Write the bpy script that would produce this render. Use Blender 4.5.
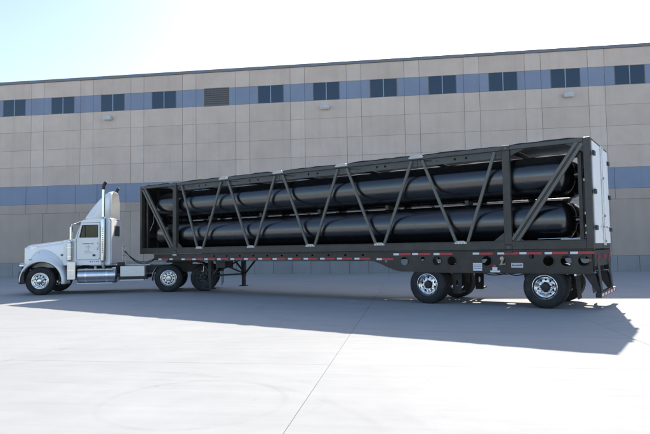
import bpy, bmesh, math, random
from mathutils import Vector, Matrix
R = math.radians
random.seed(7)
for o in list(bpy.data.objects): bpy.data.objects.remove(o, do_unlink=True)
S = bpy.context.scene
COL = S.collection

# ------------------------------------------------------------------ camera
CAM_H = 1.516
cam = bpy.data.cameras.new('camera'); cam.sensor_width = 36.0; cam.lens = 31.83
cam.clip_start = 0.1; cam.clip_end = 6000
camo = bpy.data.objects.new('camera', cam); COL.objects.link(camo)
camo.matrix_world = (Matrix.Translation((0, 0, CAM_H)) @ Matrix.Rotation(math.pi/2 + 0.0561, 4, 'X')
                     @ Matrix.Rotation(-0.0147, 4, 'Z'))
S.camera = camo
# ------------------------------------------------------------------ light
SUNV = Vector((-0.545, -1.31, -1.0)).normalized()          # direction the light travels
EL = math.asin(-SUNV.z); AZ = math.atan2(-SUNV.x, -SUNV.y)   # azimuth clockwise from +Y
w = bpy.data.worlds.new('World'); S.world = w; w.use_nodes = True
nt = w.node_tree; bg = nt.nodes['Background']
sk = nt.nodes.new('ShaderNodeTexSky'); sk.sky_type = 'NISHITA'; sk.sun_disc = False
sk.sun_elevation = EL; sk.sun_rotation = AZ; sk.altitude = 300; sk.air_density = 1.0; sk.dust_density = 1.6; sk.ozone_density = 1.0
nt.links.new(sk.outputs[0], bg.inputs[0]); bg.inputs[1].default_value = 0.074
sun = bpy.data.lights.new('sun', 'SUN'); sun.energy = 2.6; sun.angle = R(0.53); sun.color = (1.0, 0.935, 0.83)
suno = bpy.data.objects.new('sun', sun); COL.objects.link(suno)
suno.rotation_euler = SUNV.to_track_quat('-Z', 'Y').to_euler(); suno.location = (20, 60, 40)
S.view_settings.view_transform = 'Standard'; S.view_settings.look = 'None'
S.view_settings.exposure = 1.75; S.view_settings.gamma = 1.0; S.view_settings.use_curve_mapping = False
S.render.engine = 'CYCLES'

# ------------------------------------------------------------------ materials
def new_mat(name):
    m = bpy.data.materials.new(name); m.use_nodes = True
    return m, m.node_tree, m.node_tree.nodes['Principled BSDF']
def N(t, kind, **kw):
    n = t.nodes.new(kind)
    for k, v in kw.items():
        if k in n.inputs: n.inputs[k].default_value = v
        else: setattr(n, k, v)
    return n
def math_n(t, op, a, b=None):
    n = t.nodes.new('ShaderNodeMath'); n.operation = op
    for i, v in enumerate((a, b)):
        if v is None: continue
        if hasattr(v, 'links') or hasattr(v, 'is_linked'): t.links.new(v, n.inputs[i])
        else: n.inputs[i].default_value = v
    return n.outputs[0]
def simple(name, col, rough=0.5, metal=0.0, ior=1.5, var=0.10, scale=6.0, bump=0.0, bscale=60, rvar=0.1, coat=0.0, dirt=None, dirt_amt=0.3):
    """procedural paint / metal: base colour with gentle mottling, dirt patches, uneven gloss"""
    m, t, b = new_mat(name)
    tc = N(t, 'ShaderNodeTexCoord')
    n1 = N(t, 'ShaderNodeTexNoise', Scale=scale, Detail=6.0, Roughness=0.6)
    t.links.new(tc.outputs['Object'], n1.inputs['Vector'])
    mr = N(t, 'ShaderNodeMapRange'); mr.inputs[1].default_value = 0.25; mr.inputs[2].default_value = 0.75
    mr.inputs[3].default_value = 1 - var; mr.inputs[4].default_value = 1 + var
    t.links.new(n1.outputs['Fac'], mr.inputs[0])
    mx = N(t, 'ShaderNodeMix', data_type='RGBA', blend_type='MULTIPLY'); mx.inputs[0].default_value = 1
    mx.inputs[6].default_value = (*col, 1); t.links.new(mr.outputs[0], mx.inputs[7])
    out = mx.outputs[2]
    if dirt:
        n2 = N(t, 'ShaderNodeTexNoise', Scale=scale*0.45, Detail=8.0, Roughness=0.7)
        t.links.new(tc.outputs['Object'], n2.inputs['Vector'])
        r2 = N(t, 'ShaderNodeMapRange'); r2.inputs[1].default_value = 0.48; r2.inputs[2].default_value = 0.75
        r2.inputs[3].default_value = 0; r2.inputs[4].default_value = dirt_amt
        t.links.new(n2.outputs['Fac'], r2.inputs[0])
        m2 = N(t, 'ShaderNodeMix', data_type='RGBA'); t.links.new(r2.outputs[0], m2.inputs[0])
        t.links.new(out, m2.inputs[6]); m2.inputs[7].default_value = (*dirt, 1); out = m2.outputs[2]
    t.links.new(out, b.inputs['Base Color'])
    rr = N(t, 'ShaderNodeMapRange'); rr.inputs[1].default_value = 0.3; rr.inputs[2].default_value = 0.7
    rr.inputs[3].default_value = max(0.02, rough*(1-rvar)); rr.inputs[4].default_value = min(1, rough*(1+rvar))
    n3 = N(t, 'ShaderNodeTexNoise', Scale=scale*1.7, Detail=4.0); t.links.new(tc.outputs['Object'], n3.inputs['Vector'])
    t.links.new(n3.outputs['Fac'], rr.inputs[0]); t.links.new(rr.outputs[0], b.inputs['Roughness'])
    b.inputs['Metallic'].default_value = metal; b.inputs['IOR'].default_value = ior
    b.inputs['Coat Weight'].default_value = coat; b.inputs['Coat Roughness'].default_value = 0.05
    if bump:
        nb = N(t, 'ShaderNodeTexNoise', Scale=bscale, Detail=5.0); t.links.new(tc.outputs['Object'], nb.inputs['Vector'])
        bp = N(t, 'ShaderNodeBump'); bp.inputs['Strength'].default_value = bump; bp.inputs['Distance'].default_value = 0.01
        t.links.new(nb.outputs['Fac'], bp.inputs['Height']); t.links.new(bp.outputs[0], b.inputs['Normal'])
    return m

def concrete_ground():
    m, t, b = new_mat('pavement_concrete')
    g = N(t, 'ShaderNodeNewGeometry'); pos = g.outputs['Position']
    mp = N(t, 'ShaderNodeMapping'); mp.inputs['Rotation'].default_value = (0, 0, 0.1434)
    t.links.new(pos, mp.inputs[0])
    def noise(scale, det, rough, stretch=None):
        n = N(t, 'ShaderNodeTexNoise', Scale=scale, Detail=det, Roughness=rough)
        if stretch:
            m2 = N(t, 'ShaderNodeMapping'); m2.inputs['Scale'].default_value = stretch
            t.links.new(mp.outputs[0], m2.inputs[0]); t.links.new(m2.outputs[0], n.inputs['Vector'])
        else: t.links.new(mp.outputs[0], n.inputs['Vector'])
        return n.outputs['Fac']
    def rng(v, a, b_, c, d):
        r = N(t, 'ShaderNodeMapRange'); r.inputs[1].default_value = a; r.inputs[2].default_value = b_
        r.inputs[3].default_value = c; r.inputs[4].default_value = d; t.links.new(v, r.inputs[0]); return r.outputs[0]
    big = rng(noise(0.22, 5, 0.55), 0.3, 0.7, 0.92, 1.06)
    mid = rng(noise(1.6, 8, 0.65), 0.3, 0.7, 0.95, 1.05)
    streak = rng(noise(1.0, 6, 0.6, (0.35, 5.0, 1)), 0.35, 0.7, 1.03, 0.945)
    fine = rng(noise(60, 4, 0.7), 0.3, 0.7, 0.96, 1.04)
    k = math_n(t, 'MULTIPLY', math_n(t, 'MULTIPLY', big, mid), math_n(t, 'MULTIPLY', streak, fine))
    # faint turning tyre scuffs: thin rings broken up by noise
    brk = rng(noise(0.9, 4, 0.6), 0.38, 0.62, 0.0, 1.0)
    for cx, cy, rad, wd, amt in ((-1.35, 5.9, 0.92, 0.06, 0.12), (-1.25, 6.0, 1.22, 0.06, 0.04), (-3.2, 3.6, 3.9, 0.09, 0.08), (3.5, 15.5, 5.2, 0.12, 0.10), (2.9, 15.2, 4.7, 0.12, 0.08), (-6, 22, 6.2, 0.12, 0.09),
                                 (-3.2, 3.6, 4.25, 0.09, 0.05), (1.5, 1.0, 9.5, 0.11, 0.06), (1.5, 1.0, 9.1, 0.11, 0.05), (-9, 14, 6.0, 0.1, 0.06)):
        vs = N(t, 'ShaderNodeVectorMath', operation='DISTANCE'); t.links.new(pos, vs.inputs[0]); vs.inputs[1].default_value = (cx, cy, 0)
        d = math_n(t, 'ABSOLUTE', math_n(t, 'SUBTRACT', vs.outputs['Value'], rad))
        ring = rng(d, 0.0, wd, amt, 0.0)
        k = math_n(t, 'MULTIPLY', k, math_n(t, 'SUBTRACT', 1.0, math_n(t, 'MULTIPLY', ring, brk)))
    # oil / damp spots
    sp = rng(noise(2.3, 3, 0.5), 0.70, 0.76, 0.0, 0.16)
    k = math_n(t, 'MULTIPLY', k, math_n(t, 'SUBTRACT', 1.0, sp))
    oi = N(t, 'ShaderNodeObjectInfo'); ov = rng(oi.outputs['Random'], 0, 1, 0.985, 1.015)
    k = math_n(t, 'MULTIPLY', k, ov)
    mx = N(t, 'ShaderNodeMix', data_type='RGBA', blend_type='MULTIPLY'); mx.inputs[0].default_value = 1
    mx.inputs[6].default_value = (0.37, 0.372, 0.37, 1); t.links.new(k, mx.inputs[7])
    t.links.new(mx.outputs[2], b.inputs['Base Color']); b.inputs['Roughness'].default_value = 0.88
    bp = N(t, 'ShaderNodeBump'); bp.inputs['Strength'].default_value = 0.25; bp.inputs['Distance'].default_value = 0.004
    t.links.new(noise(90, 5, 0.6, (0.25, 1.6, 1)), bp.inputs['Height']); t.links.new(bp.outputs[0], b.inputs['Normal'])
    return m

def wall_mat(name, col, var=0.07):
    m, t, b = new_mat(name)
    g = N(t, 'ShaderNodeNewGeometry'); oi = N(t, 'ShaderNodeObjectInfo')
    def noise(scale, det, st=None):
        n = N(t, 'ShaderNodeTexNoise', Scale=scale, Detail=det, Roughness=0.6)
        if st:
            m2 = N(t, 'ShaderNodeMapping'); m2.inputs['Scale'].default_value = st
            t.links.new(g.outputs['Position'], m2.inputs[0]); t.links.new(m2.outputs[0], n.inputs['Vector'])
        else: t.links.new(g.outputs['Position'], n.inputs['Vector'])
        return n.outputs['Fac']
    def rng(v, a, b_, c, d):
        r = N(t, 'ShaderNodeMapRange'); r.inputs[1].default_value = a; r.inputs[2].default_value = b_
        r.inputs[3].default_value = c; r.inputs[4].default_value = d; t.links.new(v, r.inputs[0]); return r.outputs[0]
    k = math_n(t, 'MULTIPLY', rng(oi.outputs['Random'], 0, 1, 1-var*0.6, 1+var*0.6), rng(noise(0.8, 7), 0.3, 0.7, 1-var, 1+var))
    k = math_n(t, 'MULTIPLY', k, rng(noise(1.0, 6, (2.5, 2.5, 0.12)), 0.5, 0.75, 1.0, 1-var*1.1))
    k = math_n(t, 'MULTIPLY', k, rng(noise(25, 4), 0.3, 0.7, 0.975, 1.025))
    mx = N(t, 'ShaderNodeMix', data_type='RGBA', blend_type='MULTIPLY'); mx.inputs[0].default_value = 1
    mx.inputs[6].default_value = (*col, 1); t.links.new(k, mx.inputs[7])
    t.links.new(mx.outputs[2], b.inputs['Base Color']); b.inputs['Roughness'].default_value = 0.85
    bp = N(t, 'ShaderNodeBump'); bp.inputs['Strength'].default_value = 0.15; bp.inputs['Distance'].default_value = 0.01
    t.links.new(noise(18, 6), bp.inputs['Height']); t.links.new(bp.outputs[0], b.inputs['Normal'])
    return m

def clear_glass(name, tint):
    m, t, b = new_mat(name); t.nodes.remove(b)
    tr = N(t, 'ShaderNodeBsdfTransparent'); tr.inputs[0].default_value = (*tint, 1)
    gl = N(t, 'ShaderNodeBsdfGlossy'); gl.inputs['Roughness'].default_value = 0.02
    fr = N(t, 'ShaderNodeFresnel'); fr.inputs[0].default_value = 1.55
    mx = N(t, 'ShaderNodeMixShader'); t.links.new(fr.outputs[0], mx.inputs[0]); t.links.new(tr.outputs[0], mx.inputs[1]); t.links.new(gl.outputs[0], mx.inputs[2])
    t.links.new(mx.outputs[0], t.nodes['Material Output'].inputs[0])
    return m

M = {}
M['ground'] = concrete_ground()
M['joint'] = simple('joint_sealant', (0.10, 0.10, 0.098), 0.9)
M['tan'] = wall_mat('painted_precast_tan', (0.70, 0.565, 0.465))
M['strip'] = wall_mat('painted_precast_pale', (0.735, 0.60, 0.495))
M['lower'] = wall_mat('painted_precast_grey', (0.50, 0.405, 0.34), 0.07)
M['blue'] = wall_mat('painted_precast_blue', (0.27, 0.315, 0.41), 0.06)
M['dado'] = wall_mat('bare_concrete_base', (0.32, 0.325, 0.325), 0.10)
M['core'] = simple('wall_core', (0.15, 0.145, 0.14), 0.95)
M['coping'] = simple('coping_metal', (0.20, 0.21, 0.225), 0.5, var=0.06)
M['wglass'] = simple('tinted_window_glass', (0.010, 0.030, 0.058), 0.08, ior=1.6, var=0.12, scale=1.2)
M['mullion'] = simple('window_aluminium', (0.30, 0.34, 0.38), 0.4, 0.6)
M['louver'] = simple('louver_bronze', (0.15, 0.14, 0.13), 0.5)
M['lamp'] = simple('lamp_housing', (0.62, 0.62, 0.60), 0.5)
M['lens'] = simple('lamp_lens', (0.75, 0.76, 0.74), 0.25)
M['white'] = simple('truck_white_paint', (0.93, 0.93, 0.915), 0.22, coat=0.6, var=0.02, scale=3, dirt=(0.45, 0.42, 0.37), dirt_amt=0.12)
M['doorwhite'] = simple('container_door_white', (0.92, 0.92, 0.915), 0.45, var=0.03, scale=3, dirt=(0.5, 0.48, 0.44), dirt_amt=0.15)
M['chrome'] = simple('polished_chrome', (0.78, 0.79, 0.80), 0.15, 1.0, var=0.10, rvar=0.4, dirt=(0.42, 0.40, 0.37), dirt_amt=0.3)
M['alu'] = simple('brushed_aluminium', (0.62, 0.63, 0.64), 0.30, 1.0, var=0.10, scale=10)
M['tank'] = simple('fuel_tank_aluminium', (0.60, 0.62, 0.64), 0.24, 1.0, var=0.08, scale=9)
M['treadplate'] = simple('aluminium_box', (0.66, 0.66, 0.66), 0.42, 0.55, var=0.08, scale=12)
M['frame'] = simple('container_frame_paint', (0.045, 0.043, 0.037), 0.45, var=0.14, scale=4, dirt=(0.115, 0.108, 0.092), dirt_amt=0.4)
M['bracepaint'] = simple('brace_paint', (0.13, 0.125, 0.11), 0.45, var=0.12, scale=4, dirt=(0.24, 0.23, 0.20), dirt_amt=0.3)
M['darkrim'] = simple('painted_steel_wheel', (0.10, 0.105, 0.11), 0.5, 0.3, var=0.15)
M['fascia'] = simple('fascia_sheet', (0.075, 0.077, 0.075), 0.45, var=0.12, scale=2.5, dirt=(0.12, 0.11, 0.10), dirt_amt=0.35)
M['roof'] = simple('container_roof_sheet', (0.55, 0.56, 0.55), 0.6, var=0.10, scale=2)
M['chassis'] = simple('trailer_black_paint', (0.026, 0.0235, 0.021), 0.42, var=0.2, scale=4, dirt=(0.08, 0.068, 0.054), dirt_amt=0.45)
M['black'] = simple('black_steel', (0.018, 0.018, 0.019), 0.5, var=0.2, dirt=(0.07, 0.065, 0.06), dirt_amt=0.3)
M['rubber'] = simple('tyre_rubber', (0.016, 0.0165, 0.018), 0.72, var=0.25, scale=9, bump=0.2, bscale=50, dirt=(0.085, 0.08, 0.072), dirt_amt=0.5)
M['flap'] = simple('mudflap_rubber', (0.03, 0.03, 0.03), 0.7, dirt=(0.10, 0.10, 0.095), dirt_amt=0.4)
M['tube'] = simple('black_composite_cylinder', (0.005, 0.0055, 0.007), 0.22, ior=2.0, var=0.3, scale=2, rvar=0.35)
M['gusset'] = simple('galvanised_plate', (0.52, 0.52, 0.50), 0.45, 0.1, var=0.08)
M['red'] = simple('reflective_red', (0.50, 0.035, 0.05), 0.35, var=0.08)
M['wtape'] = simple('reflective_white', (0.80, 0.80, 0.80), 0.35, var=0.05)
M['cabglass'] = clear_glass('cab_glass', (0.35, 0.42, 0.42))
M['interior'] = simple('cab_interior', (0.05, 0.05, 0.055), 0.8)
M['beige'] = simple('fairing_inside', (0.80, 0.78, 0.72), 0.6, var=0.06)
M['amber'] = simple('amber_lens', (0.65, 0.22, 0.03), 0.25)
M['brass'] = simple('brass_fitting', (0.42, 0.37, 0.28), 0.45, 0.6)
M['steel'] = simple('stainless_pipe', (0.58, 0.58, 0.57), 0.25, 1.0)
M['ink'] = simple('grey_print', (0.16, 0.17, 0.20), 0.6)
M['inkblue'] = simple('blue_print', (0.10, 0.16, 0.35), 0.6)
M['placard'] = simple('placard_white', (0.66, 0.64, 0.70), 0.5)
M['hose'] = simple('rubber_hose', (0.02, 0.02, 0.022), 0.6)

# ------------------------------------------------------------------ mesh helpers
class MB:
    def __init__(s): s.v = []; s.f = []
    def add(s, vs, fs):
        o = len(s.v); s.v += [tuple(v) for v in vs]; s.f += [tuple(o+i for i in f) for f in fs]; return s
    def box(s, x0, x1, y0, y1, z0, z1):
        if x0 > x1: x0, x1 = x1, x0
        if y0 > y1: y0, y1 = y1, y0
        if z0 > z1: z0, z1 = z1, z0
        return s.add([(x0,y0,z0),(x1,y0,z0),(x1,y1,z0),(x0,y1,z0),(x0,y0,z1),(x1,y0,z1),(x1,y1,z1),(x0,y1,z1)],
                     [(0,3,2,1),(4,5,6,7),(0,1,5,4),(1,2,6,5),(2,3,7,6),(3,0,4,7)])
    def beam(s, p, q, wd, ht, up=(0,1,0)):
        """bar of rectangular section from p to q; ht measured along `up`, wd across it"""
        p = Vector(p); q = Vector(q); d = (q-p).normalized(); up = Vector(up); a = d.cross(up)
        if a.length < 1e-5: a = d.cross(Vector((1,0,0)))
        a.normalize(); b = a.cross(d).normalized()
        vs = []
        for c in (p, q):
            for i, j in ((-1,-1),(1,-1),(1,1),(-1,1)): vs.append(c + a*wd/2*i + b*ht/2*j)
        return s.add(vs, [(0,1,2,3),(7,6,5,4),(0,4,5,1),(1,5,6,2),(2,6,7,3),(3,7,4,0)])
    def cyl(s, p, q, r, n=16, r2=None, cap=True):
        p = Vector(p); q = Vector(q); d = (q-p).normalized(); r2 = r if r2 is None else r2
        a = d.orthogonal().normalized(); b = d.cross(a)
        vs = [c + (a*math.cos(2*math.pi*i/n) + b*math.sin(2*math.pi*i/n))*rr for c, rr in ((p, r), (q, r2)) for i in range(n)]
        fs = [(i, (i+1) % n, n+(i+1) % n, n+i) for i in range(n)]
        if cap: fs += [tuple(range(n-1, -1, -1)), tuple(range(n, 2*n))]
        return s.add(vs, fs)
    def tube(s, pts, r, n=8):
        pts = [Vector(p) for p in pts]; rings = []
        a = None
        for i, p in enumerate(pts):
            d = (pts[min(i+1, len(pts)-1)] - pts[max(i-1, 0)]).normalized()
            if a is None: a = d.orthogonal().normalized()
            a = (a - d*a.dot(d)).normalized(); b = d.cross(a)
            rr = r[i] if isinstance(r, (list, tuple)) else r
            rings.append([p + (a*math.cos(2*math.pi*k/n) + b*math.sin(2*math.pi*k/n))*rr for k in range(n)])
        vs = [v for ring in rings for v in ring]
        fs = [(i*n+k, i*n+(k+1) % n, (i+1)*n+(k+1) % n, (i+1)*n+k) for i in range(len(pts)-1) for k in range(n)]
        fs += [tuple(range(n-1, -1, -1)), tuple(range((len(pts)-1)*n, len(pts)*n))]
        return s.add(vs, fs)
    def lathe(s, prof, origin, axis, n=32):
        """prof: (distance along axis, radius)"""
        d = Vector(axis).normalized(); a = d.orthogonal().normalized(); b = d.cross(a); o = Vector(origin)
        vs = []; 
        for (x, r) in prof:
            for k in range(n): vs.append(o + d*x + (a*math.cos(2*math.pi*k/n)+b*math.sin(2*math.pi*k/n))*r)
        fs = [(i*n+k, i*n+(k+1) % n, (i+1)*n+(k+1) % n, (i+1)*n+k) for i in range(len(prof)-1) for k in range(n)]
        return s.add(vs, fs)
    def prism(s, poly, y0, y1, swap=None):
        """poly in (x,z) extruded along y"""
        n = len(poly); vs = [(x, y0, z) for x, z in poly] + [(x, y1, z) for x, z in poly]
        fs = [tuple(range(n)), tuple(range(2*n-1, n-1, -1))] + [(i, n+i, n+(i+1) % n, (i+1) % n) for i in range(n)]
        return s.add(vs, fs)
    def grid(s, rows, close=False):
        nr = len(rows); nc = len(rows[0]); vs = [v for r in rows for v in r]
        fs = [(i*nc+k, i*nc+(k+1) % nc, (i+1)*nc+(k+1) % nc, (i+1)*nc+k) for i in range(nr-1) for k in range(nc if close else nc-1)]
        return s.add(vs, fs)
    def mesh(s, name, fix=True):
        me = bpy.data.meshes.new(name); me.from_pydata(s.v, [], s.f)
        if fix:
            bm = bmesh.new(); bm.from_mesh(me); bmesh.ops.recalc_face_normals(bm, faces=bm.faces); bm.to_mesh(me); bm.free()
        me.update(); return me
    def build(s, name, mat, parent=None, smooth=None, bevel=0.0, seg=2, solid=0.0, subd=0):
        return obj(name, s.mesh(name), mat, parent, smooth, bevel, seg, solid, subd)

def obj(name, me, mat, parent=None, smooth=None, bevel=0.0, seg=2, solid=0.0, subd=0):
    o = bpy.data.objects.new(name, me); COL.objects.link(o)
    if not me.materials: me.materials.append(M[mat])
    if smooth is not None:
        for p in me.polygons: p.use_smooth = True
        me.set_sharp_from_angle(angle=R(smooth))
    if subd:
        md = o.modifiers.new('subdivision', 'SUBSURF'); md.levels = md.render_levels = subd
    if solid:
        md = o.modifiers.new('thickness', 'SOLIDIFY'); md.thickness = solid; md.offset = 0
    if bevel:
        md = o.modifiers.new('edges', 'BEVEL'); md.width = bevel; md.segments = seg; md.limit_method = 'ANGLE'; md.angle_limit = R(40)
        md.harden_normals = False
    if parent: o.parent = parent
    return o
def empty(name, loc=(0,0,0), rz=0.0):
    e = bpy.data.objects.new(name, None); COL.objects.link(e); e.location = loc; e.rotation_euler = (0, 0, rz); e.empty_display_size = 0.3
    return e
def tag(o, label=None, cat=None, group=None, kind=None):
    for k, v in (('label', label), ('category', cat), ('group', group), ('kind', kind)):
        if v: o[k] = v
    return o
def link_copy(src, parent, loc=None, rot=None, scale=None):
    c = src.copy(); COL.objects.link(c); c.parent = parent
    if loc is not None: c.location = loc
    if rot is not None: c.rotation_euler = rot
    if scale is not None: c.scale = scale
    for ch in [k for k in src.children]:
        link_copy(ch, c)
    return c
def holed_plate(outer, holes, th):
    """flat plate in the (x, y) plane with round holes (cx, cy, r[, ry]); returns mesh centred on z = 0"""
    cu = bpy.data.curves.new('plate', 'CURVE'); cu.dimensions = '2D'; cu.fill_mode = 'BOTH'; cu.extrude = th/2
    def spl(pts):
        sp = cu.splines.new('POLY'); sp.points.add(len(pts)-1); sp.use_cyclic_u = True
        for p, (x, y) in zip(sp.points, pts): p.co = (x, y, 0, 1)
    spl(outer)
    for h in holes:
        rx = h[2]; ry = h[3] if len(h) > 3 else rx; n = 24 if rx > 0.05 else 12
        spl([(h[0]+rx*math.cos(2*math.pi*i/n), h[1]+ry*math.sin(2*math.pi*i/n)) for i in range(n)])
    o = bpy.data.objects.new('plate', cu); COL.objects.link(o)
    dg = bpy.context.evaluated_depsgraph_get(); me = bpy.data.meshes.new_from_object(o.evaluated_get(dg))
    bpy.data.objects.remove(o); bpy.data.curves.remove(cu)
    me.materials.clear()
    return me
def holed_poly(outer, holes, th=.04):
    cu = bpy.data.curves.new('plate', 'CURVE'); cu.dimensions = '2D'; cu.fill_mode = 'BOTH'; cu.extrude = th/2
    for pts in [outer]+holes:
        sp = cu.splines.new('POLY'); sp.points.add(len(pts)-1); sp.use_cyclic_u = True
        for p, (x, y) in zip(sp.points, pts): p.co = (x, y, 0, 1)
    o = bpy.data.objects.new('plate', cu); COL.objects.link(o)
    dg = bpy.context.evaluated_depsgraph_get(); me = bpy.data.meshes.new_from_object(o.evaluated_get(dg))
    bpy.data.objects.remove(o); bpy.data.curves.remove(cu); me.materials.clear(); return me
def remap(me, fn):
    for v in me.vertices: v.co = fn(v.co)
    bm = bmesh.new(); bm.from_mesh(me); bmesh.ops.remove_doubles(bm, verts=bm.verts, dist=1e-5)
    bmesh.ops.recalc_face_normals(bm, faces=bm.faces); bm.to_mesh(me); bm.free(); me.update(); return me

# ================================================================== ground
FA = -0.1434                                   # heading of the facade and of the slab grid
g = MB(); g.add([(-2500,-2500,-0.02),(2500,-2500,-0.02),(2500,2500,-0.02),(-2500,2500,-0.02)], [(0,1,2,3)])
ground = tag(g.build('ground', 'ground'), kind='structure')
slabs = empty('concrete_pavement', (0,0,0), FA); tag(slabs, kind='structure')
bed = MB(); 
UJ, VJ, SP = -1.06, 7.58, 4.62
u_lo, u_hi, v_lo, v_hi = UJ-7*SP, UJ+8*SP, VJ-3*SP, VJ+6*SP
bed.box(u_lo, u_hi, v_lo, v_hi, -0.016, -0.006); bed.build('joint_sealant', 'joint', slabs)
JW = {0: 0.007, 1: 0.009}                      # the sealed joints; the others are hairline saw cuts
slab_mesh = {}
for i in range(-7, 8):
    a, b = JW.get(i, 0.002)/2, JW.get(i+1, 0.002)/2
    if (a, b) not in slab_mesh: slab_mesh[(a, b)] = MB().box(a, SP-b, 0.001, SP-0.001, -0.0055, 0.0).mesh('slab')
    for j in range(-3, 6):
        o = obj('slab', slab_mesh[(a, b)], 'ground', slabs); o.location = (UJ+i*SP, VJ+j*SP, random.uniform(-0.0012, 0.0))

# ================================================================== warehouse
FS = 1.03
VF = 35.004*FS
bld = empty('warehouse', (0, 35.3645*FS, 0), FA)
tag(bld, 'long tan precast concrete warehouse with two blue bands and a row of high windows', 'warehouse')
def FZ(z): return (z-CAM_H)*FS + CAM_H
P = 3.5436*FS; U0 = -23.34*FS; ST = 0.914*FS; NB = 13
ZR = [0.0, FZ(0.91), FZ(4.15), FZ(4.76), FZ(5.98), FZ(7.26), FZ(8.40), FZ(9.63), FZ(10.78), FZ(11.9), FZ(12.95)]
ZTOP = FZ(13.13)
TH = 0.09
mesh_cache = {}
def panel(name, u0, u1, z0, z1, mat, gh=0.004, gv=0.008, th=TH, y=0.0):
    wd, ht = round(u1-u0-2*gv, 4), round(z1-z0-2*gh, 4); key = (wd, ht, mat, round(th, 3))
    if key not in mesh_cache:
        b = 0.008; me = MB()
        me.add([(0,0,0),(wd,0,0),(wd,0,ht),(0,0,ht),(0,-th+b,0),(wd,-th+b,0),(wd,-th+b,ht),(0,-th+b,ht),
                (b,-th,b),(wd-b,-th,b),(wd-b,-th,ht-b),(b,-th,ht-b)],
               [(0,1,5,4),(1,2,6,5),(2,3,7,6),(3,0,4,7),(4,5,9,8),(5,6,10,9),(6,7,11,10),(7,4,8,11),(8,9,10,11),(3,2,1,0)])
        mesh_cache[key] = me.mesh(name)
    o = obj(name, mesh_cache[key], mat, bld); o.location = (u0+gv, y, z0+gh); return o
UE = U0 + NB*P
core = MB(); core.box(U0-18, UE+26, -0.055, 45, -0.3, FZ(12.97)); core.build('wall_core', 'core', bld)
wl = 0.31*FS
win_u0, win_u1 = 1.46*FS, 3.11*FS
for k in range(NB):
    a = U0 + k*P; b = a+ST; c = a+P
    for r in range(len(ZR)-1):
        z0, z1 = ZR[r], ZR[r+1]
        if r == 0: continue
        if r == 8:
            panel('band_panel', a, b, z0, z1, 'blue', gh=0.004)
            panel('band_panel', b, a+win_u0, z0, z1, 'blue', gh=0.004, gv=0.004)
            panel('band_panel', a+win_u1, c, z0, z1, 'blue', gh=0.004, gv=0.004)
        elif r == 3:
            panel('band_panel', a-wl, b+wl, z0, z1, 'blue', gh=0.004); panel('band_panel', b+wl, c-wl, z0, z1, 'blue', gh=0.004)
        elif r == 2:
            panel('wall_panel', a-wl, b+wl, z0, z1, 'lower'); panel('wall_panel', b+wl, c-wl, z0, z1, 'lower')
        elif r == 1:
            panel('wall_panel', a, b, z0, z1, 'lower'); panel('wall_panel', b, c, z0, z1, 'lower', th=TH-0.02)
        else:
            panel('wall_panel', a, b, z0, z1, 'strip'); panel('wall_panel', b, c, z0, z1, 'tan')
for (e0, e1) in ((U0-18, U0-wl), (UE-wl, UE+26)):      # the facade beyond the picture
    for r in range(1, len(ZR)-1):
        nm, mt = ('band_panel', 'blue') if r in (3, 8) else ('wall_panel', 'tan' if r > 3 else 'lower')
        MB().box(e0, e1, -TH, -.054, ZR[r]+.006, ZR[r+1]-.006).build(nm, mt, bld)
    MB().box(e0+(wl+.01 if e0 > 0 else 0), e1+(wl-.01 if e0 < 0 else 0), -TH-0.03, -.054, -0.2, ZR[1]-.008).build('base_panel', 'dado', bld)
for k in range(NB):
    for i in range(3):
        panel('base_panel', U0+k*P+i*P/3, U0+k*P+(i+1)*P/3, -0.2, ZR[1], 'dado', gv=0.008, th=TH+0.03)
# windows
wz0, wz1 = ZR[8]-0.02, ZR[9]+0.03
for k in range(NB):
    a = U0+k*P+win_u0+0.003; b = U0+k*P+win_u1-0.003; mid = (a+b)/2
    if k == 4:
        lv = MB(); fw = 0.05
        for (x0, x1, z0, z1) in ((a, b, wz0, wz0+fw), (a, b, wz1-fw, wz1), (a, a+fw, wz0+fw, wz1-fw), (b-fw, b, wz0+fw, wz1-fw)): lv.box(x0, x1, -TH-0.02, -0.004, z0, z1)
        lo = lv.build('louver', 'louver', bld)
        lo['label'] = 'bronze ventilation louvre'
        MB().box(a+fw, b-fw, -0.066, -0.057, wz0+fw, wz1-fw).build('louver_back', 'core', lo)
        ns = 8; st = (wz1-wz0-2*fw)/ns
        slm = MB().add([(a+fw,-TH-.015,0),(b-fw,-TH-.015,0),(b-fw,-.062,st*.95),(a+fw,-.062,st*.95),
                        (a+fw,-TH-.015,-.025),(b-fw,-TH-.015,-.025),(b-fw,-.062,st*.95-.02),(a+fw,-.062,st*.95-.02)],
                       [(0,1,2,3),(7,6,5,4),(0,4,5,1),(2,6,7,3),(1,5,6,2),(0,3,7,4)]).mesh('slat')
        for i in range(ns):
            s_ = obj('slat', slm, 'louver', lo); s_.location = (0, 0, wz0+fw+i*st+.025)
        continue
    fr = MB(); fw = 0.035
    for (x0, x1, z0, z1) in ((a, b, wz0, wz0+fw), (a, b, wz1-fw, wz1), (a, a+fw, wz0+fw, wz1-fw), (b-fw, b, wz0+fw, wz1-fw)):
        fr.box(x0, x1, -TH+0.01, -0.01, z0, z1)
    wo = fr.build('window', 'louver', bld)
    MB().box(mid-0.028, mid+0.028, -TH+0.005, -0.01, wz0+fw, wz1-fw).build('mullion', 'mullion', wo)
    for (x0, x1) in ((a+fw, mid-0.028), (mid+0.028, b-fw)):
        po = MB().box(0, x1-x0, -0.006, 0.006, 0, wz1-wz0-2*fw).build('pane', 'wglass', wo)
        po.location = (x0, -TH+0.022, wz0+fw); po.rotation_euler = (R(random.uniform(-.12, .12)), 0, R(random.uniform(-.3, .3)))
cp = MB()
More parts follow.
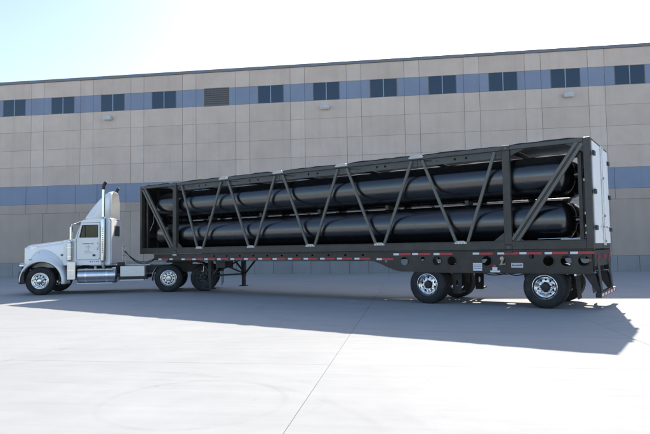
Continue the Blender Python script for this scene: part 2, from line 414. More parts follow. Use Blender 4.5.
n_c = 12; cw = (UE+26-(U0-18))/n_c
for i in range(n_c):
    c = MB().box(U0-18+i*cw+.004, U0-18+(i+1)*cw-.004, -TH-0.07, 0.35, FZ(12.955), ZTOP); c.build('coping', 'coping', bld)
MB().box(U0-18, UE+26, 0.4, 45, FZ(12.98), FZ(13.0)).build('roof', 'coping', bld)
# wall lights
def wall_lamp(u, label):
    z = FZ(10.27); loc = bld.matrix_basis @ Vector((u, 0, 0))
    e = empty('wall_light', (0,0,0), FA); e.location = Matrix.Translation(bld.location) @ (Matrix.Rotation(FA, 3, 'Z') @ Vector((u, -TH, z)))
    MB().box(-.13, .13, -.05, 0, -.12, .14).build('back_plate', 'lamp', e, bevel=.01)
    MB().prism([(-.30, -.05), (.30, -.05), (.30, .06), (.16, .18), (-.16, .18), (-.30, .06)], -.34, -.05).build('housing', 'lamp', e, bevel=.02)
    MB().box(-.27, .27, -.325, -.06, -.10, -.05).build('lens', 'lens', e, bevel=.01)
    tag(e, label, 'wall light', 'wall lights on the warehouse')
wall_lamp(-14.22*FS, 'white wall light high on the warehouse above the truck cab')
wall_lamp(0.13*FS, 'white wall light high on the warehouse above the middle of the trailer')
wall_lamp(14.47*FS, 'white wall light high on the warehouse above the white container doors')

# ================================================================== wheels
def wheel_proto(kind):
    """wheel turned about local y, outer face towards -y at y = 0; hub centre at the origin"""
    W = {'single': 0.435, 'steer': 0.29, 'drive': 0.275, 'steel': 0.275}[kind]; RT = 0.515; RR = 0.292
    # rim shell
    rim = MB()
    dish = {'single': 0.135, 'steer': -0.005, 'drive': 0.12, 'steel': 0.13}[kind]       # depth of the disc behind the rim edge
    y0 = 0.018
    prof = [(y0+.030, RR+.006), (y0, RR+.008), (y0-.004, RR-.006), (y0+.012, RR-.014), (y0+.030, RR-.022), (y0+.05, RR-.045), (max(y0+dish, y0+.055), RR-.055)]
    rim.lathe(prof, (0,0,0), (0,1,0), 40)
    rim.lathe([(max(y0+dish, y0+.055), RR-.055), (W-.03, RR-.03), (W-.02, RR+.005)], (0,0,0), (0,1,0), 40)
    ro = rim.build('wheel', 'darkrim' if kind == 'steel' else 'chrome', smooth=35)
    # disc with ten hand holes
    rin, rout = 0.07, RR-.053
    me = holed_plate([(rout*math.cos(2*math.pi*i/40), rout*math.sin(2*math.pi*i/40)) for i in range(40)],
                     [(0.185*math.cos(2*math.pi*(i+.5)/10), 0.185*math.sin(2*math.pi*(i+.5)/10), 0.027) for i in range(10)], 0.012)
    yd = y0+dish+(.055 if kind == 'steer' else 0.0)
    bul = -0.05 if kind == 'steer' else (-0.02 if kind in ('drive', 'steel') else -0.03)
    def fn(c):
        r = math.hypot(c.x, c.y); k = 1-min(1, max(0, (r-.12)/(rout-.12))); return Vector((c.x, yd+bul*k*(2-k)+c.z, c.y))
    d = obj('disc', remap(me, fn), 'darkrim' if kind == 'steel' else 'alu' if kind == 'drive' else 'chrome', ro, smooth=40)
    hub = MB(); yh = yd+bul
    if kind == 'steer': hp = [(yh-.004, .15), (yh-.02, .14), (yh-.05, .085), (yh-.075, .07), (yh-.085, .03), (yh-.086, .0)]
    else: hp = [(yh-.004, .115), (yh-.03, .105), (yh-.075, .10), (yh-.10, .085), (yh-.105, .03), (yh-.105, .0)]
    hub.lathe(hp, (0,0,0), (0,1,0), 24); hub.build('hub', 'chrome' if kind == 'steer' else 'black' if kind in ('single', 'steel') else 'alu', ro, smooth=40)
    lug = MB()
    for i in range(10):
        t = 2*math.pi*i/10; lug.cyl((.142*math.cos(t), yh-.035, .142*math.sin(t)), (.142*math.cos(t), yh+.004, .142*math.sin(t)), .017, 6)
    lug.build('lug_nut', 'darkrim' if kind == 'steel' else 'chrome', ro)['kind'] = 'stuff'
    # tyre
    t = MB(); tw = W
    prof = [(.03, RR-.004), (.012, RR+.012), (.004, RR+.04), (-.002, RR+.09), (0, RR+.13), (.012, RR+.17), (.028, RT-.026), (.034, RT-.016), (.05, RT-.004)]
    ng = 4; gw = (tw-.1)/ng
    for i in range(ng):
        a = .05+i*gw
        if i: prof += [(a-.006, RT), (a-.005, RT-.013), (a+.005, RT-.013), (a+.006, RT)]
    prof += [(tw-x, r) for x, r in prof[8::-1]]
    t.lathe(prof, (0,0,0), (0,1,0), 64); ty = t.build('tyre', 'rubber', ro, smooth=32)
    # sidewall ribs / raised lettering ring and shoulder lugs
    sh = MB()
    for i in range(48):
        an = 2*math.pi*i/48
        for yy, sg in ((.016, 1), (tw-.016, -1)):
            c, s_ = math.cos(an), math.sin(an); d_ = Vector((c, 0, s_)); tt = Vector((-s_, 0, c))
            p = d_*(RT-.030)+Vector((0, yy, 0)); q = d_*(RT-.010)+Vector((0, yy+sg*.022, 0))
            sh.beam(p, q, .034, .014, up=(0, 1, 0))
    sh.build('tread_block', 'rubber', ro)['kind'] = 'stuff'
    return ro
protos = {}
def place_wheel(kind, parent, loc, far=False):
    rz = math.pi if far else 0.0
    if kind not in protos:
        o = wheel_proto(kind); protos[kind] = o; o.parent = parent
    else: o = link_copy(protos[kind], parent)
    o.location = loc; o.rotation_euler = (0, random.uniform(0, 6.28), rz) if not far else (0, random.uniform(0, 6.28), rz)
    return o

# ================================================================== trailer chassis : local x = -t (t grows towards the tractor), y = w
TO = (6.2218, 13.3297, 0); TA = -0.5904
ch = empty('trailer_chassis', TO, TA)
tag(ch, 'black flatbed trailer chassis with round holes in its deep rear side rails', 'trailer')
WD = 2.59; ZD = 1.432
def X(t): return -t
big = [(4.87, 1.15, .115), (3.90, 1.155, .12), (3.48, 1.155, .12), (2.54, 1.155, .125), (1.03, 1.155, .125), (.63, 1.155, .125), (.24, 1.155, .125)]
small = [(4.31, 1.22, .055), (1.42, 1.265, .06), (5.45, 1.16, .05)]
row = [(6.2+i*.6, 1.335, .045, .032) for i in range(11)]
outer = [(.05, .865), (.05, 1.40), (15.35, 1.40), (15.35, 1.19), (6.15, 1.17)]
for i in range(9):
    k = i/8; s_ = k*k*(3-2*k); outer.append((6.0-k*1.05, 1.165-.30*s_))
outer.append((4.6, .862))
for wy in (0.035, WD-0.035):
    me = holed_plate(outer, big+small+row, 0.02)
    remap(me, lambda c: Vector((X(c.x), wy+c.z, c.y)))
    sr = obj('side_rail', me, 'chassis', ch)
    fl = MB(); sgn = 1 if wy < 1 else -1
    fl.box(X(.0), X(15.35), wy-.03*sgn-.005*sgn, wy+.09*sgn, 1.402, ZD); fl.build('top_flange', 'chassis', sr, bevel=.004)
    lf = MB()
    lf.box(X(.05), X(4.6), wy-.02*sgn, wy+.09*sgn, .845, .861); lf.box(X(6.2), X(15.35), wy-.02*sgn, wy+.08*sgn, 1.155, 1.169); lf.build('bottom_flange', 'chassis', sr)
    for (t, z, r) in big:
        MB().lathe([(-.012, r-.001), (-.014, r+.018), (0.0, r+.02)], (X(t), wy-(.010*sgn), z), (0, sgn, 0), 24).build('hole_rim', 'chassis', sr, smooth=40)
# cross members and main beams
cm = MB().box(-.05, .05, .06, WD-.06, 1.20, 1.395).mesh('cross_member')
for i in range(25):
    o = obj('cross_member', cm, 'chassis', ch); o.location = (X(.25+i*.615), 0, 0)
for wy in (.62, WD-.62):
    b = MB(); b.box(X(.1), X(4.75), wy-.06, wy+.06, .88, 1.0); b.build('main_beam', 'chassis', ch)
# conspicuity tape: alternating white and red strips, both sides
tp_w = MB().box(0, .17, 0, .006, -.027, .027).mesh('reflective_tape')
tp_r = MB().box(0, .36, 0, .006, -.027, .027).mesh('reflective_tape')
tpos = [15.10, 14.49, 13.85, 13.28, 12.68, 12.05, 11.42, 10.81, 10.18, 9.57, 8.95, 8.33, 7.71, 7.09, 6.48, 5.74, 5.20, 4.62, 3.99, 2.90, 2.26, 1.71, 1.11, .53]
for t in tpos:
    z = 1.345 if t < 5.5 else 1.228
    if t == 5.74: z = 1.21
    for wy in (.0185, WD-.0245):
        a = obj('reflective_tape', tp_w, 'wtape', ch); a.location = (X(t), wy, z+random.uniform(-.003, .003))
        if t == 14.49: continue
        b = obj('reflective_tape', tp_r, 'red', ch); b.location = (X(t-.172), wy, z+random.uniform(-.003, .003))
# axles and wheels
TW = (1.145, 4.209)
for t in TW:
    ax = MB().cyl((X(t), .25, .515), (X(t), WD-.25, .515), .065, 16).build('axle', 'black', ch, smooth=40)
    place_wheel('single', ch, (X(t), .03, .515)); place_wheel('single', ch, (X(t), WD-.03, .515), far=True)
    for wy in (.62, WD-.62):
        MB().prism([(X(t+.62), .90), (X(t+.42), .90), (X(t+.44), .42), (X(t+.58), .42)], wy-.08, wy+.08).build('suspension_hanger', 'black', ch, bevel=.008)
        MB().beam((X(t+.52), wy, .5), (X(t-.38), wy, .42), .09, .08, up=(0, 1, 0)).build('trailing_arm', 'black', ch, bevel=.01)
        MB().lathe([(0, .0), (0, .10), (.02, .13), (.10, .145), (.16, .13), (.2, .145), (.30, .14), (.34, .10), (.35, 0)], (X(t-.36), wy, .46), (0, 0, 1), 20).build('air_spring', 'rubber', ch, smooth=40)
        MB().cyl((X(t+.13), wy-.02, .50), (X(t+.28), wy-.02, .95), .035, 12).build('shock_absorber', 'black', ch, smooth=40)
# slotted hanger plates behind the forward axle
for wy in (.42, WD-.36):
    me = holed_plate([(3.38, .27), (3.62, .27), (3.64, .86), (3.36, .86)], [(3.50, .56, .03, .085)], .012)
    remap(me, lambda c: Vector((X(c.x), wy+c.z, c.y))); obj('slotted_plate', me, 'black', ch)
    MB().box(X(3.40), X(3.60), wy+.01, wy+.35, .30, .34).build('plate_step', 'black', ch)
# mud flaps behind the rear wheels
for (w0, w1) in ((.04, .50), (WD-.50, WD-.04)):
    mf = MB().add([(X(.44), w0, .86), (X(.44), w1, .86), (X(.40), w1, .25), (X(.40), w0, .25), (X(.43), w0, .86), (X(.43), w1, .86), (X(.388), w1, .25), (X(.388), w0, .25)],
                  [(0,1,2,3),(7,6,5,4),(0,4,5,1),(2,6,7,3),(1,5,6,2),(0,3,7,4)]); mo = mf.build('mud_flap', 'flap', ch)
    MB().box(X(.46), X(.41), w0-.02, w1+.02, .80, .845).build('flap_bracket', 'alu', mo)
# rear under-run guard
gd = MB()
for w0 in (.26, WD-.62):
    pl = MB(); pl.prism([(X(.30), .845), (X(.04), .845), (X(-.06), .42), (X(.03), .42)], w0, w0+.02); pl.prism([(X(.30), .845), (X(.04), .845), (X(-.06), .42), (X(.03), .42)], w0+.34, w0+.36)
    pl.add([(X(.035), w0, 1.40), (X(.035), w0+.36, 1.40), (X(-.055), w0+.30, .42), (X(-.055), w0+.06, .42), (X(.015), w0, 1.40), (X(.015), w0+.36, 1.40), (X(-.075), w0+.30, .42), (X(-.075), w0+.06, .42)],
           [(0,1,2,3),(7,6,5,4),(0,4,5,1),(2,6,7,3),(1,5,6,2),(0,3,7,4)])
    pl.build('guard_post', 'black', ch)
MB().box(X(.05), X(0.0), .05, WD-.05, 1.02, 1.40).build('rear_sill', 'black', ch, bevel=.006)
bm_ = MB().box(X(.03), X(-.10), .12, WD-.02, .30, .415).build('bumper_bar', 'black', ch, bevel=.012)
for i in range(10):
    w0 = .17+i*.236
    MB().box(X(-.101), X(-.106), w0, w0+.225, .325, .39).build('reflective_tape', 'wtape' if i % 2 == 0 else 'red', ch)
for wy in (.42, 1.2, 1.4, WD-.4):
    MB().cyl((X(-.0), wy, 1.25), (X(-.03), wy, 1.25), .05, 16).build('tail_light', 'red', ch, smooth=40)
lt = MB().cyl((X(.10), .012, 1.17), (X(.10), .026, 1.17), .028, 16).build('marker_light', 'red', ch, smooth=40)
# plates and fittings on the near rail
pl = MB().box(X(2.90), X(2.66), .004, .020, .905, 1.105).build('document_box', 'wtape', ch, bevel=.004)
for z in (.955, 1.00, 1.045): MB().box(X(2.885), X(2.675), .001, .0045, z, z+.015).build('print_line', 'inkblue', pl)
pl = MB().box(X(1.92), X(1.63), .010, .0235, .99, 1.105).build('name_plate', 'placard', ch, bevel=.003)
lm = MB(); xx = 1.895
for i, wd in enumerate((.026, .018, .022, .014, .022, .020, .016, .03, .03)):
    lm.box(X(xx), X(xx-wd), .0075, .0105, 1.03+(.0 if i % 3 else -.004), 1.06+(.012 if i in (0, 5, 7, 8) else 0)); xx -= wd+.006
lm.build('lettering', 'ink', pl)
bk = MB(); bk.box(X(2.45), X(2.20), .000, .024, .868, .915); bk.box(X(2.395), X(2.27), .000, .024, .917, 1.0); bk.build('white_bracket', 'wtape', ch, bevel=.004)
MB().cyl((X(2.335), -.01, 1.03), (X(2.335), .026, 1.03), .035, 12).build('marker_light', 'red', ch)
v = MB(); v.cyl((X(2.13), -.05, 1.22), (X(2.13), .03, 1.22), .05, 12); v.cyl((X(2.16), -.03, 1.06), (X(2.11), -.03, 1.20), .028, 10); v.cyl((X(2.20), -.02, 1.06), (X(2.04), -.02, 1.08), .022, 10); v.build('brass_valve', 'brass', ch, smooth=40)
def sag(p, q, d, n=10):
    p = Vector(p); q = Vector(q); return [p.lerp(q, i/n)-Vector((0, 0, d*4*(i/n)*(1-i/n))) for i in range(n+1)]
MB().tube(sag((X(2.68), .12, .85), (X(2.05), .12, .86), .06), .014).build('air_hose', 'hose', ch, smooth=60)
MB().tube(sag((X(2.05), .12, .86), (X(1.6), .12, .86), .07), .014).build('air_hose', 'hose', ch, smooth=60)
MB().tube(sag((X(2.5), .2, .85), (X(1.75), .2, .86), .04), .010).build('air_hose', 'hose', ch, smooth=60)
# twist-lock brackets where the container's posts stand
for t in (1.97, 14.19):
    MB().box(X(t+.10), X(t-.10), -.012, .024, 1.36, 1.425).build('twist_lock', 'chassis' if t < 5 else 'gusset', ch, bevel=.006)
# landing gear
for wy in (.42, WD-.42):
    lg = MB(); t = 12.75
    lg.box(X(t+.07), X(t-.07), wy-.07, wy+.07, .55, 1.19); o = lg.build('landing_leg', 'black', ch, bevel=.006)
    MB().box(X(t+.055), X(t-.055), wy-.055, wy+.055, .19, .55).build('inner_leg', 'black', o)
    MB().box(X(t+.13), X(t-.13), wy-.12, wy+.12, .15, .19).build('foot', 'black', o, bevel=.008)
    MB().beam((X(t-.06), wy, .62), (X(t-.62), wy, 1.17), .06, .05, up=(0,1,0)).build('brace', 'black', o)
    MB().beam((X(t+.05), wy, .75), (X(t+.5), wy, 1.17), .05, .05, up=(0,1,0)).build('brace', 'black', o)
MB().beam((X(12.75), .49, .62), (X(12.75), WD-.49, .62), .05, .06, up=(0,0,1)).build('leg_tie', 'black', ch)
MB().beam((X(12.75), .49, .66), (X(12.75), WD-.6, 1.17), .05, .04, up=(1,0,0)).build('leg_tie', 'black', ch)
MB().beam((X(12.75), .6, 1.17), (X(12.75), WD-.49, .66), .05, .04, up=(1,0,0)).build('leg_tie', 'black', ch)
MB().box(X(12.30), X(11.85), .20, .62, .92, 1.165).build('landing_gear_box', 'black', ch, bevel=.01)
MB().tube([(X(12.75), .30, .98), (X(12.75), .06, .98), (X(12.75), .05, .80), (X(12.75), -.02, .80)], .014).build('crank_handle', 'alu', ch, smooth=50)
MB().box(X(15.35), X(14.2), .45, WD-.45, 1.172, 1.19).build('upper_coupler_plate', 'black', ch)
MB().cyl((X(15.209), WD/2, 1.12), (X(15.209), WD/2, 1.175), .045, 16).build('kingpin', 'black', ch)

# ================================================================== gas cylinder container
ct = empty('gas_container', (TO[0], TO[1], 0), TA)
tag(ct, 'long open dark steel container frame holding big black gas cylinders, white rear doors', 'container')
L = 16.15; ZB = 1.437; ZT = 4.062
T1, T2 = 1.97, 14.19
for w0 in (0.0, WD-.12):
    b = MB().box(X(.16), X(L-.10), w0, w0+.12, ZB+.002, ZB+.205)
    bo = b.build('bottom_rail', 'frame', ct, bevel=.006)
    y = w0-.006 if w0 == 0 else w0+.114
    MB().box(X(.17), X(L-.12), w0-.008, w0+.128, ZB+.206, ZB+.222).build('rail_flange', 'frame', bo)
    MB().box(X(.16), X(L-.10), w0+.005, w0+.115, ZT-.105, ZT-.004).build('top_rail', 'fascia', ct, bevel=.008)
# end frames
for (t0, t1) in ((0, .155), (L-.10, L)):
    for w0 in (0.0, WD-.15):
        MB().box(X(t0), X(t1), w0-.002, w0+.152, ZB, ZT).build('corner_post', 'frame', ct, bevel=.008)
    MB().box(X(t0+.004), X(t1-.004), .153, WD-.153, ZB+.002, ZB+.16).build('end_sill', 'frame', ct)
    MB().box(X(t0+.004), X(t1-.004), .153, WD-.153, ZT-.10, ZT-.003).build('end_header', 'frame', ct)
# 40-foot posts with corner castings
for t in (T1, T2):
    for w0, s_ in ((-.012, 1), (WD-.128, -1)):
        po = MB()
        po.box(X(t+.095), X(t-.095), w0, w0+.14, ZB+.12, ZT-.12)
        p = po.build('lift_post', 'frame', ct, bevel=.012)
        gr = MB(); yy = w0-.001 if s_ > 0 else w0+.141
        for z0, z1 in ((ZB-.001, ZB+.12), (ZT-.12, ZT+.006)):
            y0, y1 = w0-.008, w0+.148
            MB().box(X(t+.10), X(t-.10), y0, y1, z0, z1).build('corner_casting', 'frame', p, bevel=.01)
            zc = (z0+z1)/2; yo = y0 if s_ > 0 else y1
            MB().cyl((X(t), yo-.004, zc), (X(t), yo+.004, zc), .034, 16).build('casting_hole', 'core', p)
# truss
bot = [3.206, 5.63, 8.05, 10.475, 12.90]
top = [4.43, 6.87, 9.30, 11.70]
zb_, zt_ = ZB+.21, ZT-.13
pairs = [((2.26, ZT-.12), (3.03, zb_))]
for i, b in enumerate(bot):
    if i > 0: pairs.append(((top[i-1]+.16, zt_), (b-.14, zb_)))
    if i < 4: pairs.append(((top[i]-.16, zt_), (b+.14, zb_)))
pairs.append(((13.86, ZT-.12), (13.05, zb_)))
for wy in (.05, WD-.05):
    for (ta_, za), (tb, zb2) in pairs:
        MB().beam((X(ta_), wy, za), (X(tb), wy, zb2), .078, .062, up=(0, 1, 0)).build('brace', 'bracepaint', ct, bevel=.008)
    # doubled end braces
    for (ta_, za), (tb, zb2) in (((.23, ZT-.10), (1.82, ZB+.21)), ((L-.18, ZT-.10), (T2+.16, ZB+.21))):
        d = Vector((X(tb)-X(ta_), 0, zb2-za)).normalized(); n = Vector((-d.z, 0, d.x))
        mo = MB().beam((X(ta_), wy, za), (X(tb), wy, zb2), .10, .03, up=(0, 1, 0)).build('end_brace', 'chassis', ct)
        for s_ in (-1, 1):
            o_ = n*.062*s_
            MB().beam(Vector((X(ta_), wy-.004, za))+o_, Vector((X(tb), wy-.004, zb2))+o_, .072, .075, up=(0, 1, 0)).build('flange', 'bracepaint', mo, bevel=.006)
    sg = -1 if wy < 1 else 1
    for b in bot:
        y = wy+sg*.062
        gp = MB().prism([(X(b+.17), ZB+.20), (X(b+.09), ZB+.245), (X(b-.09), ZB+.245), (X(b-.17), ZB+.20), (X(b-.17), ZB+.165), (X(b+.17), ZB+.165)], y-.008, y+.008)
        go = gp.build('gusset', 'gusset', ct, bevel=.003)
        bl = MB()
        for dx in (-.12, -.04, .04, .12): bl.cyl((X(b+dx), y-.022, ZB+.185), (X(b+dx), y-.006, ZB+.185), .016, 6)
        bl.build('bolt', 'steel', go)
    for b in top:
        y = wy+sg*.060
        gp = MB().prism([(X(b+.23), ZT-.045), (X(b+.15), ZT+.012), (X(b), ZT+.03), (X(b-.15), ZT+.012), (X(b-.23), ZT-.045), (X(b-.20), ZT-.075), (X(b+.20), ZT-.075)], y-.01, y+.01)
        go = gp.build('gusset', 'gusset', ct, bevel=.003)
    for t_, sgn2 in ((T1, -1), (T1, 1), (T2, 1), (T2, -1)):
        a = .11*sgn2
        MB().prism([(X(t_+a), ZB+.225), (X(t_+a+.26*sgn2), ZB+.225), (X(t_+a), ZB+.43)], wy-.012, wy+.012).build('gusset', 'frame', ct)
        MB().prism([(X(t_+a), ZT-.11), (X(t_+a+.34*sgn2), ZT-.11), (X(t_+a), ZT-.26)], wy-.012, wy+.012).build('gusset', 'frame', ct)
    MB().prism([(X(.16), ZT-.11), (X(.55), ZT-.11), (X(.16), ZT-.34)], wy-.03, wy-.01).build('gusset', 'frame', ct)
# floor cross bearers
fb = MB().box(-.06, .06, .125, WD-.125, ZB+.01, ZB+.12).mesh('floor_bearer')
for i in range(14):
    o = obj('floor_bearer', fb, 'chassis', ct); o.location = (X(.7+i*1.13), 0, 0)
for i in range(7):
    MB().box(X(.2+i*2.25), X(.2+(i+1)*2.25-.012), .13, 2.34, ZB+.122, ZB+.130).build('sun_leak_blocker', 'chassis', ct)  # added sheets, width set to cut sun leaks onto the ground beneath
# roof sheets, crowned between the truss nodes
tn_ = [.10, T1, 4.43, 6.87, 9.30, 11.70, T2, L-.06]
for i in range(len(tn_)-1):
    t0, t1 = tn_[i]+.012, tn_[i+1]-.012; rows = []
    nseg = 10
    for k in range(nseg+1):
        t = t0+(t1-t0)*k/nseg; cr = .03*min(1, 6*min(k, nseg-k)/nseg) + .012*random.uniform(-1, 1)*(0 < k < nseg)
        rows.append([(X(t), y, ZT-.002+cr*(1 if abs(y-WD/2) > 1.0 else 1.25)) for y in (.02, .12, .7, WD/2, WD-.7, WD-.12, WD-.02)])
    MB().grid(rows).build('roof_panel', 'roof', ct, solid=.006)
# roof bows and diagonals
for t in tn_[1:-1]:
    MB().box(X(t+.04), X(t-.04), .12, WD-.12, ZT-.10, ZT-.02).build('roof_bow', 'frame', ct)
# pressed side fascia under the top rails, with lashing holes and a notch beside each node
for wy in (.085, WD-.085):
    for i in range(1, len(tn_)-2):
        t0, t1 = tn_[i]+(.10 if i == 1 else .006), tn_[i+1]-(.10 if i == len(tn_)-3 else .006)
        z1 = ZT-.107; z0 = ZT-.29
        nt = [(t1-.06, z1-.012), (t1-.62, z1-.085), (t1-.64, z1-.10), (t1-.10, z1-.05)] if i != len(tn_)-3 else [(t1-.5, z1-.05), (t1-.9, z1-.07), (t1-.9, z1-.08), (t1-.5, z1-.065)]
        hl = [[(tc+.036*math.cos(k*math.pi/6), z1-.085+.036*math.sin(k*math.pi/6)) for k in range(12)] for tc in (t0+.95+random.uniform(-.06, .06), t0+1.27)]
        me = holed_poly([(t0, z0), (t0, z1), (t1, z1), (t1, z0)], [nt]+hl, .006)
        remap(me, lambda c: Vector((X(c.x), wy+c.z, c.y))); obj('side_fascia', me, 'fascia', ct)
    for i in range(1, len(tn_)-2):
        MB().box(X(tn_[i]+.2), X(tn_[i+1]-.2), wy+.004 if wy < 1 else wy-.034, wy+.034 if wy < 1 else wy-.004, ZT-.292, ZT-.286).build('fascia_lip', 'fascia', ct)
# gas cylinders
RC = 0.505
for zc in (2.15, 3.275):
    for wc in (.68, WD-.68):
        cy = MB(); t0, t1 = .36, L-.36; prof = []
        n = 10
        for i in range(n+1):
            a = math.pi/2*i/n; prof.append((t0+.10+.36*(1-math.sin(a)) if False else t0+.12+.34*(1-math.cos(math.pi/2-a)) , RC*math.sin(a) if i else .09))
        pr = [(t0, 0.0), (t0, .075), (t0+.12, .085)]
        for i in range(1, n+1):
            a = math.pi/2*i/n; pr.append((t0+.12+.34*(1-math.cos(a)) if False else t0+.12+.34*(1-math.sqrt(max(0, 1-math.sin(a)**2))), .085+(RC-.085)*math.sin(a)))
        m_ = 22
        body = [(pr[-1][0] + (t1-.46-pr[-1][0])*k/m_, RC + .0016*math.sin(k*2.3)) for k in range(1, m_)]
        full = pr + body + [(L-x, r) for x, r in pr[::-1]]
        c = MB().lathe([(x, r) for x, r in full], (0, wc, zc), (-1, 0, 0), 64).build('gas_cylinder', 'tube', ct, smooth=35)
        for t in (t0-.04, t1+.04):
            MB().cyl((X(t-.06), wc, zc), (X(t+.06), wc, zc), .055, 14).build('neck_fitting', 'steel', c, smooth=40)
            MB().cyl((X(t), wc, zc), (X(t), wc, zc+.13), .02, 10).build('valve', 'brass', c, smooth=40)
# end bulkhead frames carrying the cylinder necks
for t in (.27, L-.27):
    for wy in (.17, .68, WD/2, WD-.68, WD-.17):
        MB().box(X(t+.04), X(t-.04), wy-.045, wy+.045, ZB+.16, ZT-.105).build('bulkhead_post', 'chassis', ct)
    for z in (2.15, 3.275):
        MB().box(X(t+.055), X(t-.055), .20, WD-.20, z-.09, z+.09).build('bulkhead_beam', 'chassis', ct)
MB().box(X(L-.105), X(L-.12), .12, WD-.12, ZB+.16, ZT-.105).build('front_wall', 'black', ct)
for z in (2.0, 2.72, 3.4): MB().box(X(L-.122), X(L-.16), .15, WD-.15, z-.03, z+.03).build('wall_stiffener', 'black', ct)
MB().box(X(.045), X(.055), .16, WD-.16, ZB+.17, ZT-.11).build('door_reflection_blocker', 'black', ct)  # added black sheet: stops the doors' white backs reflecting in the cylinder ends
# pipework in the rear and front bays
for k, wy in enumerate((.30, .40, WD-.5)):
    MB().tube([(X(.16+.02*k), wy, 1.72), (X(.16+.02*k), wy, 2.55), (X(.20), wy+.12, 2.68), (X(.2), wy+.12, 3.5)], .014).build('gas_pipe', 'steel', ct, smooth=50)
MB().tube([(X(.20), .20, 1.70), (X(.55), .22, 1.685), (X(.62), .24, 1.70), (X(1.3), .22, 1.69)], .016).build('gas_pipe', 'steel', ct, smooth=50)
for z in (1.78, 1.95, 2.25, 3.05): 
    MB().box(X(.22), X(.16), .24, .34, z, z+.07).build('valve_block', 'steel', ct, bevel=.01)
MB().box(X(.75), X(.25), .14, .30, ZB+.225, ZB+.25).build('drip_tray', 'gusset', ct)
for k in range(3):
    MB().tube([(X(L-.16), .3+.4*k, 1.75), (X(L-.17), .32+.4*k, 2.3), (X(L-.2), .5+.4*k, 2.7), (X(L-.2), .5+.4*k, 3.4)], .013).build('gas_pipe', 'steel', ct, smooth=50)
# between the rows: saddle spacers
for t in (3.2, 5.63, 8.05, 10.47, 12.9):
    MB().box(X(t+.05), X(t-.05), .50, .86, 2.645, 2.78).build('saddle', 'chassis', ct); MB().box(X(t+.05), X(t-.05), WD-.86, WD-.50, 2.645, 2.78).build('saddle', 'chassis', ct)
# rear doors
for i, (w0, w1) in enumerate(((.155, WD/2-.006), (WD/2+.006, WD-.155))):
    d = MB().box(X(.03), X(-.03), w0, w1, ZB+.13, ZT-.075).build('door', 'doorwhite', ct, bevel=.012)
    hw = w0+.015 if i == 0 else w1-.015
    for z in (3.69, 2.78, 1.93):
        MB().box(X(-.028), X(-.075), hw-.13, hw+.10, z-.055, z+.055).build('hinge', 'black', d, bevel=.008)
    rw = w1-.10 if i == 0 else w0+.10
    MB().cyl((X(-.055), rw, ZB+.08), (X(-.055), rw, ZT-.06), .017, 12).build('lock_rod', 'alu', d, smooth=40)
    for z in (1.62, 2.25, 3.2, 3.95): MB().box(X(-.03), X(-.08), rw-.04, rw+.04, z-.03, z+.03).build('rod_guide', 'alu', d)
    s_ = -1 if i == 0 else 1
    MB().beam((X(-.075), rw, 1.98), (X(-.075), rw+.33*s_, 1.96), .03, .02, up=(1, 0, 0)).build('handle', 'alu', d)
    MB().box(X(-.031), X(-.04), w0+.004 if i else w1-.03, w0+.03 if i else w1-.004, ZB+.14, ZT-.09).build('door_seal', 'alu', d)

# ================================================================== tractor : local x = -l (l grows forwards), y = w (away from the camera positive)
TC = (-5.426, 22.912, 0); TRA = 0.149
tr = empty('semi_truck', TC, TRA)
tag(tr, 'white long-nose semi truck with tall roof fairing and twin exhaust stacks', 'truck')
WB = 5.195
def lx(l): return -l
# frame
for wy in (-.43, .43):
    MB().box(lx(5.75), lx(-1.35), wy-.04, wy+.04, .72, 1.0).build('frame_rail', 'black', tr)
for l in (-1.2, -.2, .9, 1.8, 2.8): MB().box(lx(l+.05), lx(l-.05), -.385, .385, .75, .97).build('cross_member', 'black', tr)
# wheels
for wy, far in ((-1.2, False), (1.2, True)):
    place_wheel('steer', tr, (lx(WB), wy, .515), far)
    for l in (.66, -.66):
        place_wheel('drive' if l > 0 else 'steel', tr, (lx(l), wy, .515), far)
        place_wheel('steel', tr, (lx(l), wy+(.33 if not far else -.33), .515), far)
for l in (.66, -.66):
    MB().cyl((lx(l), -.8, .515), (lx(l), .8, .515), .09, 16).build('drive_axle', 'black', tr, smooth=40)
    MB().lathe([(-.25, 0), (-.25, .10), (-.15, .2), (0, .24), (.15, .2), (.25, .1), (.25, 0)], (lx(l), 0, .515), (0, 1, 0), 20).build('differential', 'black', tr, smooth=40)
    for wy in (-.42, .42):
        MB().prism([(lx(l+.55), .62), (lx(l), .70), (lx(l-.55), .62), (lx(l-.55), .55), (lx(l), .60), (lx(l+.55), .55)], wy-.05, wy+.05).build('leaf_spring', 'black', tr)
MB().cyl((lx(WB), -1.0, .50), (lx(WB), 1.0, .50), .06, 12).build('steer_axle', 'black', tr, smooth=40)
# fifth wheel
MB().prism([(lx(.85), 1.09), (lx(.80), 1.165), (lx(-.3), 1.165), (lx(-.62), 1.06), (lx(-.6), 1.02), (lx(-.3), 1.09)], -.45, .45).build('fifth_wheel', 'black', tr, bevel=.01)
MB().box(lx(.6), lx(-.1), -.47, .47, 1.0, 1.09).build('fifth_wheel_mount', 'black', tr)
